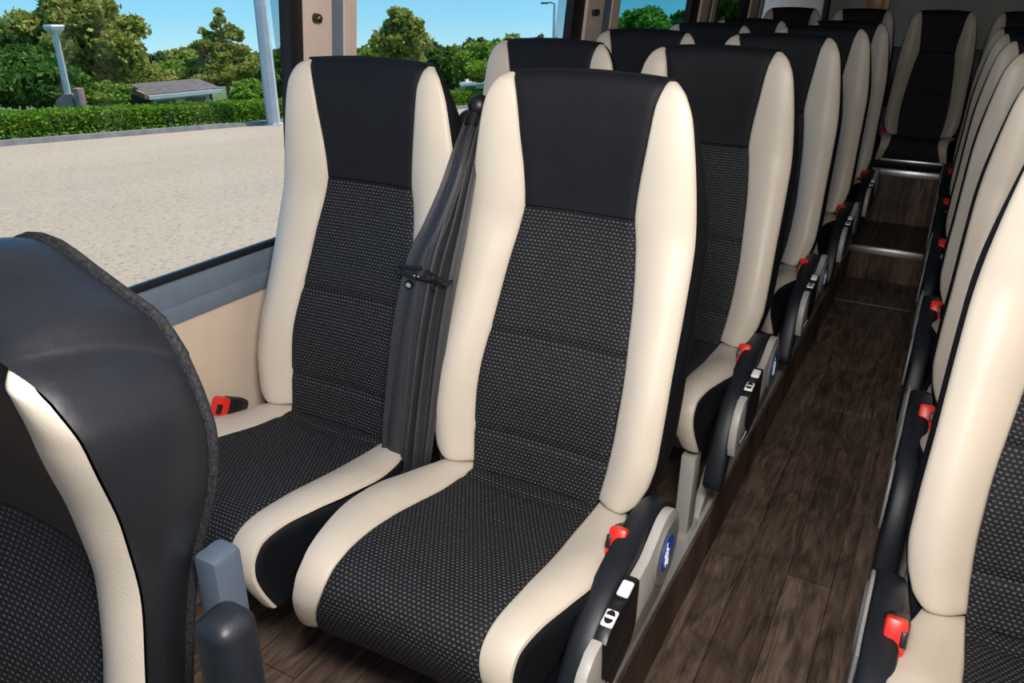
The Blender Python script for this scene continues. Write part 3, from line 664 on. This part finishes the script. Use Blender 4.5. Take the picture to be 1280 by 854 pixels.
g = MB(); g.box((-.018, 0, 0), (.105, .022, .42), .004); g.build('board', M['wood_orange'], wp); g = MB(); g.box((.058, -.003, 0), (.046, .028, .42), .004); tag(g.build('side_strip', simple('lighter_wood', (.42, .19, .07), .35, nvar=.3, nscale=9), wp), 'lighter wooden strip')

# ------------------------------------------------------------------ camera
def rot(yaw, pitch, roll):
    return (Matrix.Rotation(yaw, 3, 'Z') @ Matrix.Rotation(pitch, 3, 'X') @ Matrix.Rotation(roll, 3, 'Y'))
CY, CP, CR, CF = .4971, -.4179, -.0103, 990.7159
CPOS = Vector((.563, -1.1282, 1.337))
Rm = rot(CY, CP, CR)
cam = bpy.data.cameras.new('camera'); co = bpy.data.objects.new('camera', cam); COL.objects.link(co)
cam.sensor_width = 36; cam.lens = CF/1280*36; cam.clip_start = .02; cam.clip_end = 500
Mx = Matrix((Rm.col[0], Rm.col[2], -Rm.col[1])).transposed()
co.matrix_world = Matrix.Translation(CPOS) @ Mx.to_4x4()
scene.camera = co

# ------------------------------------------------------------------ outside
def pdir(px, py):
    d = Rm @ Vector(((px-640)/CF, 1, -(py-427)/CF)); return d/math.hypot(d.x, d.y)
def gz(x, y): return -.95+.040*x-.070*y
def at(px, py, D): return CPOS+pdir(px, py)*D
def gpt(px, D):
    d = pdir(px, 100); p = CPOS+d*D; return Vector((p.x, p.y, gz(p.x, p.y)))
def quad_ground(name, x0, x1, y0, y1, mat, dz=0, n=2):
    g = MB(); g.grid([[(x, y, gz(x, y)+dz) for x in np.linspace(x0, x1, n)] for y in np.linspace(y0, y1, n)]); return struct(g, name, mat, smooth=False, recalc=True)
quad_ground('ground', -21.6, -1.3, -12, 70, M['asphalt'])
quad_ground('ground_lawn', -95, -21.5, -12, 110, M['lawn'], -.05)
# kerb following the lot edge
g = MB(); r = [[(-21.75, y, gz(-21.75, y)-.1), (-21.75, y, gz(-21.75, y)+.14), (-21.45, y, gz(-21.45, y)+.14), (-21.40, y, gz(-21.4, y)-.1)] for y in (-12, 70)]; g.loft(r); kb = g.build('kerb', M['kerb'], smooth=False); tag(kb, kind='structure')

def leaves(name, blobs, n, size, mat, parent, seed=1, shell=.55, squash=1.0):
    """blobs: (centre, radii). Leaves are small bent quads scattered through the outer part of every blob."""
    r = np.random.default_rng(seed); vol = np.array([b[1][0]*b[1][1]+b[1][1]*b[1][2]+b[1][0]*b[1][2] for b in blobs]); vol /= vol.sum()
    k = r.choice(len(blobs), n, p=vol); d = r.normal(size=(n, 3)); d /= np.linalg.norm(d, axis=1)[:, None]
    rad = shell+(1-shell)*r.random(n)**.8; rad *= 1+.12*r.normal(size=n)
    C = np.array([b[0] for b in blobs])[k]; Rr = np.array([b[1] for b in blobs])[k]; P = C+d*rad[:, None]*Rr
    a = r.normal(size=(n, 3)); a /= np.linalg.norm(a, axis=1)[:, None]; b_ = np.cross(a, r.normal(size=(n, 3))); b_ /= np.linalg.norm(b_, axis=1)[:, None]
    s = size*(.6+.8*r.random(n))[:, None]
    V = np.stack([P-a*s, P+b_*s*.55, P+a*s, P-b_*s*.55], 1).reshape(-1, 3)
    me = bpy.data.meshes.new(name); me.vertices.add(4*n); me.loops.add(4*n); me.polygons.add(n)
    me.vertices.foreach_set('co', V.astype(np.float32).ravel()); me.loops.foreach_set('vertex_index', np.arange(4*n, dtype=np.int32)); me.polygons.foreach_set('loop_start', np.arange(0, 4*n, 4, dtype=np.int32))
    me.update(calc_edges=True); me.materials.append(mat); o = bpy.data.objects.new(name, me); COL.objects.link(o); o.parent = parent
    return o
def tree(name, label, px, D, top, wpx, mat, kind='round', n=5000, leaf=.22, bot=None, bark='bark', seed=1, group=None, cat='tree'):
    """px: image column of the trunk; top / bot: image rows of crown top and crown bottom"""
    r = np.random.default_rng(seed); base = gpt(px, D); t = at(px, top, D); H = t.z-base.z
    bz = (at(px, bot, D).z-base.z) if bot else H*.25
    W = wpx/CF*D*1.05/2; root = empty(name, base); tag(root, label, cat, group)
    blobs = []
    if kind == 'cone':
        for i in range(26):
            f = i/25; z = bz+(H-bz)*f; w = W*(1-f)**.8
            for j in range(max(1, int(5*(1-f))+1)):
                a = r.random()*2*PI; q = w*(.35+.65*r.random()); blobs.append(((q*math.cos(a), q*math.sin(a), z+r.normal()*.1), (max(.22, w*.38), max(.22, w*.38), (H-bz)*.055)))
    else:
        nb = 22 if kind == 'round' else 34
        for i in range(nb):
            f = (i+.5)/nb; z = bz+(H-bz)*(.08+.84*f)
            prof_ = math.sin(PI*min(1, .12+.86*f))**.6 if kind == 'round' else math.sin(PI*min(1, .10+.85*f**.8))**.8
            w = W*prof_; a = i*2.4+r.random(); q = w*(.25+.5*r.random()); s = max(.18*W, w*(.38 if kind == 'round' else .25)*(.7+.6*r.random()))
            blobs.append(((q*math.cos(a), q*math.sin(a), z), (s, s, min(s*.8, (H-bz)*.2))))
    leaves('foliage', blobs, int(n*2.2), leaf*(.62 if D < 80 else .9), mat, root, seed)
    g = MB(); rt = max(.09, H*.022)
    g.tube([(0, 0, -.3), (.03, .02, bz*.6), (0, .05, bz+(H-bz)*.35), (.04, 0, bz+(H-bz)*.85)], [rt*1.3, rt, rt*.7, rt*.2], 8)
    for i in range(0, len(blobs), 3):
        c = blobs[i][0]; z0 = max(bz*.7, c[2]-.25*H); g.tube([(0, 0, z0), (c[0]*.5, c[1]*.5, (z0+c[2])/2+.05), c], [rt*.45, rt*.28, rt*.1], 5)
    g.build('trunk', M[bark], root)
    return root
TG = 'trees beyond the parking lot'
tree('leafy_tree', 'big spreading olive-green tree rising behind the left street lamp', 108, 40, -16, 165, M['leaf_olive'], 'loose', 11000, .26, 112, seed=3, group=TG)
tree('leafy_tree', 'dark green bushy tree at the left edge of the first window', 20, 36, 62, 150, M['leaf_dark'], 'round', 8000, .22, 128, seed=4, group=TG)
tree('conifer_tree', 'tall pointed tree with bare lower trunk between house and thick pole', 283, 46, 13, 84, M['leaf_olive'], 'cone', 5500, .2, 92, 'bark_pale', seed=5, group=TG)
tree('leafy_tree', 'small rounded light green tree just right of the dark-roofed house ridge', 232, 55, 76, 90, M['leaf_bright'], 'round', 4500, .24, 112, seed=6, group=TG)
tree('leafy_tree', 'slender airy tree standing tallest in the second window', 505, 45, 8, 84, M['leaf_olive'], 'loose', 1900, .22, 84, seed=8, group=TG)
tree('leafy_tree', 'round bright green tree above the white house in the second window', 615, 46, 52, 88, M['leaf_bright'], 'round', 7500, .2, 100, 'bark_pale', seed=9, group=TG)
tree('leafy_tree', 'dark green tree left of the white house in the second window', 556, 50, 60, 70, M['leaf_dark'], 'round', 4500, .22, 108, seed=10, group=TG)
tree('leafy_tree', 'wide low yellow-green tree at the foot of the slender tree', 480, 48, 64, 110, M['leaf_bright'], 'round', 6500, .22, 112, seed=11, group=TG)
tree('leafy_tree', 'bushy bright tree filling the third window', 800, 40, 8, 80, M['leaf_bright'], 'round', 6000, .18, 70, seed=12, group=TG)
tree('leafy_tree', 'smaller green tree right of the bushy one in the third window', 850, 46, 14, 80, M['leaf_dark'], 'round', 5000, .2, 70, seed=13, group=TG)
tree('leafy_tree', 'tall loose tree cut by the far edge of the third window', 885, 50, -30, 60, M['leaf_olive'], 'loose', 3000, .2, 40, seed=14, group=TG)
tree('leafy_tree', 'tree seen through the narrow dark tinted window', 925, 40, -12, 60, M['leaf_bright'], 'round', 3500, .2, 60, seed=15, group=TG)
tree('shrub', 'pale green shrub between the big tree and the brown-gabled house', 124, 37, 103, 62, M['leaf_bright'], 'round', 3500, .17, 132, seed=16, group='shrubs behind the hedge', cat='shrub')
tree('shrub', 'yellow-green shrub behind the hedge left of the thick pole', 310, 37, 100, 46, M['leaf_bright'], 'round', 2600, .17, 130, seed=17, group='shrubs behind the hedge', cat='shrub')
tree('shrub', 'dark shrub behind the hedge right of the thick pole', 350, 42, 64, 66, M['leaf_dark'], 'round', 4000, .2, 126, seed=18, group='shrubs behind the hedge', cat='shrub')
tree('shrub', 'olive shrub behind the dark-roofed house', 185, 52, 84, 100, M['leaf_olive'], 'round', 3500, .22, 120, seed=19, group='shrubs behind the hedge', cat='shrub')
FT = 'distant tree line'
far = [(165, 78, 70), (200, 66, 64), (232, 60, 70), (268, 72, 70), (318, 66, 66), (352, 62, 70), (455, 58, 60), (535, 52, 66), (566, 56, 60), (598, 47, 64), (640, 43, 60), (672, 44, 60), (706, 46, 60), (735, 46, 60), (770, 22, 80), (870, 30, 80)]
fl = ['left of the house', 'above the left end of the dark roof', 'above the middle of the dark roof', 'behind the pointed tree', 'left of the thick pole top', 'right of the thick pole',
      'beside the first pillar', 'right of the slender tree', 'above the dark green tree', 'left of the round bright tree top', 'behind the round bright tree', 'left of the thin far lamp', 'right of the thin far lamp', 'against the second pillar', 'at the near edge of the third window', 'at the far edge of the third window']
for i, ((px, top, w), tx) in enumerate(zip(far, fl)):
    tree('distant_tree', 'distant hazy tree of the far tree line, '+tx, px, 85+5*(i % 3), top, w, M['leaf_far'] if i % 2 else M['leaf_olive'], 'round', 1500, .42, top+55, seed=30+i, group=FT)
# hedge
def hedge(label, y0, y1, xh, seed):
    h = .79; root = empty('hedge', (xh, (y0+y1)/2, gz(xh, (y0+y1)/2))); tag(root, label, 'hedge', 'clipped hedge along the lot')
    ym = (y0+y1)/2; L = (y1-y0); zof = lambda y: -.07*(y-ym)
    g = MB(); ys = np.linspace(-L/2, L/2, int(L*2)); rr = np.random.default_rng(seed); rings = []
    for y in ys:
        z = -.07*y; w = .42+.05*rr.normal(); t = h-.10+.03*rr.normal(); rings.append([(-w, y, z+.12), (-w, y, z+t-.1), (-w*.7, y, z+t), (w*.7, y, z+t), (w, y, z+t-.1), (w, y, z+.22+.1*rr.random())])
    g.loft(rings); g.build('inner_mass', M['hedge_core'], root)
    n = int(L*900); ff = rr.random(n); y = (rr.random(n)-.5)*L; w = .5
    side = rr.random(n) < .62; x = np.where(side, w+.04*rr.normal(size=n), (rr.random(n)*2-1)*w); z = np.where(side, .12+(h-.12)*rr.random(n), h-.02+.03*rr.normal(size=n))
    z = z+.05*np.sin(y*3.1)*(~side)*.4-.07*y; P = np.stack([x, y, z], 1)
    a = rr.normal(size=(n, 3)); a /= np.linalg.norm(a, axis=1)[:, None]; b_ = np.cross(a, rr.normal(size=(n, 3))); b_ /= np.linalg.norm(b_, axis=1)[:, None]; s = (.035+.04*rr.random(n))[:, None]
    V = np.stack([P-a*s, P+b_*s*.6, P+a*s, P-b_*s*.6], 1).reshape(-1, 3)
    me = bpy.data.meshes.new('foliage'); me.vertices.add(4*n); me.loops.add(4*n); me.polygons.add(n)
    me.vertices.foreach_set('co', V.astype(np.float32).ravel()); me.loops.foreach_set('vertex_index', np.arange(4*n, dtype=np.int32)); me.polygons.foreach_set('loop_start', np.arange(0, 4*n, 4, dtype=np.int32))
    me.update(calc_edges=True); me.materials.append(M['leaf_hedge']); o = bpy.data.objects.new('foliage', me); COL.objects.link(o); o.parent = root
    g = MB()
    for yy in np.linspace(-L/2+.3, L/2-.3, int(L*1.1)):
        g.tube([(rr.normal()*.08, yy, -.07*yy-.1), (rr.normal()*.1, yy+rr.normal()*.1, -.07*yy+.3)], .035, 5)
    g.build('stems', M['bark'], root)
    return root
hedge('long clipped green hedge along the lot, left of the thick pole', 4.0, 22.4, -22.5, 51)
hedge('clipped green hedge continuing right of the thick pole', 22.7, 60, -22.5, 52)
# lamp posts
def vpost(name, label, px, D, py_base_free, zt, r0, r1, mat, n=8):
    base = gpt(px, D); root = empty(name, base); tag(root, label, 'street lamp'); g = MB(); H = zt-base.z
    g.cyl((0, 0, 0), (0, 0, H), r0, r1, n); g.cyl((0, 0, 0), (0, 0, .06), r0*1.5, r0*1.5, n); g.build('post', mat, root, angle=20); return root, H
p1, H1 = vpost('street_lamp', 'grey street lamp with flat square head in front of the big tree', 81, 33, 0, at(71, 38, 33).z, .13, .10, M['post'])
g = MB(); g.loft([[(x*s, y*s, z) for x, y in ((-1, -1), (1, -1), (1, 1), (-1, 1))] for s, z in ((.11, H1-.12), (.22, H1+.02), (.24, H1+.14), (.20, H1+.18))]); g.build('lamp_head', M['post'], p1, smooth=False)
p2, H2 = vpost('street_lamp', 'thick pale tapered pole at the kerb beside the front window seat', 336, 30.7, 0, 4.2, .25, .19, M['post'])
p3, H3 = vpost('street_lamp', 'thin distant street lamp with a short arm above the tree line', 690.5, 62, 0, at(688, 4, 62).z, .13, .09, M['post'])
g = MB(); g.tube([(0, 0, H3), (-.25, -.15, H3+.05), (-.55, -.35, H3+.02)], .06, 6); g.box((-.62, -.4, H3), (.5, .3, .14), .03, rz=.6); g.build('lamp_head', M['postdark'], p3)
# houses
def house(label, pl, pr, D0, D1, eave, ridge, gable_mat, roof_mat, wall_mat, depth):
    """long side from image column pl (distance D0) to pr (D1); rows give eave and ridge height"""
    a = gpt(pl, D0); b = gpt(pr, D1); base = (a+b)/2; ze = at((pl+pr)/2, eave, (D0+D1)/2).z; zr = at((pl+pr)/2, ridge, (D0+D1)/2+depth*.5).z
    root = empty('house', (base.x, base.y, base.z)); tag(root, label, 'house')
    ax = Vector((b.x-a.x, b.y-a.y, 0)); L = ax.length; ang = math.atan2(ax.y, ax.x); root.rotation_euler = (0, 0, ang)
    he = ze-base.z; hr = zr-base.z; h0 = -1
    g = MB(); g.box((0, depth/2, (h0+he)/2), (L, depth, he-h0)); g.build('wall', wall_mat, root, smooth=False)
    g = MB(); o = .35
    for x0, x1, nm in ((-L/2-.02, -L/2+.12, 'l'), (L/2-.12, L/2+.02, 'r')): g.prism([(0, h0), (depth, h0), (depth, he), (depth/2, hr), (0, he)], x0, x1)
    g.build('gable', gable_mat, root, smooth=False)
    g = MB(); g.loft([[(x, -o, he-.12), (x, depth/2, hr), (x, depth+o, he-.12), (x, depth+o, he+.03), (x, depth/2, hr+.16), (x, -o, he+.03)] for x in (-L/2-o, L/2+o)]); g.build('roof', roof_mat, root, smooth=False)
    g = MB(); g.loft([[(x, -o-.03, he-.16), (x, depth/2, hr-.06), (x, depth/2, hr+.19), (x, -o-.03, he+.07)] for x in (-L/2-o-.08, -L/2-o)])
    g.loft([[(x, depth+o+.03, he-.16), (x, depth/2, hr-.06), (x, depth/2, hr+.19), (x, depth+o+.03, he+.07)] for x in (-L/2-o-.08, -L/2-o)]); g.build('bargeboard', M['barge'], root, smooth=False)
    g = MB(); g.box((0, -.42, he-.1), (L+.6, .12, .16)); g.build('gutter', M['whitewall'], root, smooth=False)
    g = MB()
    for fx in (-.28, .22): g.box((L*fx, -.02, he-.75), (1.0, .08, .8))
    g.build('window', M['postdark'], root, smooth=False)
    return root
house('low house with long grey-brown roof and dark brown gable behind the hedge', 184, 262, 40, 41.5, 114, 105, M['brownwood'], M['roof'], M['whitewall'], 3.2)
house('white-walled house under the round bright tree in the second window', 572, 640, 58, 62, 100, 93, M['whitewall'], M['roof_light'], M['whitewall'], 5)
st = empty('gate_post', gpt(88, 31)); tag(st, 'pinkish masonry post and low curved wall behind the left street lamp', 'post')
zt = at(92, 110, 31).z-gpt(88, 31).z
g = MB(); g.box((.16, .10, zt/2), (.26, .26, zt), .03); g.build('pillar', M['pinkstone'], st); g = MB(); g.loft([[(-.50+x*.67, -.45+x*.5, z) for x, z in ((0, -.1), (.75, -.1), (.75, zt*.86), (.45, zt*.86), (.15, zt*.72), (0, zt*.5))], [(-.50+x*.67-.12, -.45+x*.5+.25, z) for x, z in ((0, -.1), (.75, -.1), (.75, zt*.86), (.45, zt*.86), (.15, zt*.72), (0, zt*.5))]]); g.build('low_wall', M['pinkstone'], st, smooth=False)

# belt tongue geometry
g = MB(); g.box((0, 0, 0), (.05, .035, .018), .007, rz=.5); g.build('grip', M['blackp'], bt)
g = MB(); g.box((.028, .012, .004), (.03, .026, .004), .001, rz=.5); g.cyl((.03, .005, .006), (.03, .005, .009), .005, .005, 10); tag(g.build('plate', M['steel'], bt), 'bright metal plate')

# ------------------------------------------------------------------ light
w = bpy.data.worlds.new('sky'); scene.world = w; w.use_nodes = True; nt = w.node_tree; bg = nt.nodes['Background']; L = nt.links.new
tc = N(nt, 'ShaderNodeTexCoord'); sx = N(nt, 'ShaderNodeSeparateXYZ'); L(tc.outputs['Generated'], sx.inputs[0])
mr = N(nt, 'ShaderNodeMapRange'); mr.inputs['From Min'].default_value = -.09; mr.inputs['From Max'].default_value = .25; L(sx.outputs['Z'], mr.inputs['Value'])
r = ramp(nt, [(0, (.62, .92, 1.0)), (.07, (.50, .87, 1.0)), (.18, (.33, .76, 1.0)), (.27, (.27, .68, 1.0)), (.6, (.12, .46, .88)), (1, (.08, .34, .74))]); L(mr.outputs[0], r.inputs['Fac'])
L(r.outputs['Color'], bg.inputs['Color']); bg.inputs['Strength'].default_value = 1.0
s = bpy.data.lights.new('sun', 'SUN'); s.energy = 4.7; s.angle = math.radians(.6); s.color = (1, .94, .82); so = bpy.data.objects.new('sun', s); COL.objects.link(so)
so.rotation_euler = Vector((-.22, -.42, -.88)).to_track_quat('-Z', 'Y').to_euler()
# daylight entering through the windscreen at the front of the bus
a = bpy.data.lights.new('windscreen_daylight', 'AREA'); a.shape = 'RECTANGLE'; a.size = 1.7; a.size_y = 1.0; a.energy = 5; a.color = (1, .97, .93)
ao = bpy.data.objects.new('windscreen_daylight', a); COL.objects.link(ao); ao.location = (.25, -4.2, 1.45)
ao.rotation_euler = (Vector((0, 0, .75))-Vector((.25, -4.2, 1.45))).to_track_quat('-Z', 'Y').to_euler()
# camera flash above the lens, and an added overhead fill for the front rows
for nm, e, loc, aim, sz in (('camera_flash', 22.5, (.56, -1.0, 1.53), (.1, .3, .75), (.3, .2)), ('overhead_fill', 7.5, (.30, -.72, 1.90), (0, .3, .6), (.5, .3))):
    a = bpy.data.lights.new(nm, 'AREA'); a.shape = 'RECTANGLE'; a.size, a.size_y = sz; a.energy = e; a.color = (1, .965, .92)
    ao = bpy.data.objects.new(nm, a); COL.objects.link(ao); ao.location = loc; ao.rotation_euler = (Vector(aim)-Vector(loc)).to_track_quat('-Z', 'Y').to_euler()

vs = scene.view_settings; scene.display_settings.display_device = 'sRGB'; vs.view_transform = 'Standard'; vs.look = 'None'; vs.exposure = 0; vs.gamma = 1; vs.use_curve_mapping = False
scene.cycles.max_bounces = 6; scene.cycles.transparent_max_bounces = 12; scene.cycles.diffuse_bounces = 4; scene.cycles.glossy_bounces = 3; scene.cycles.caustics_reflective = False; scene.cycles.caustics_refractive = False
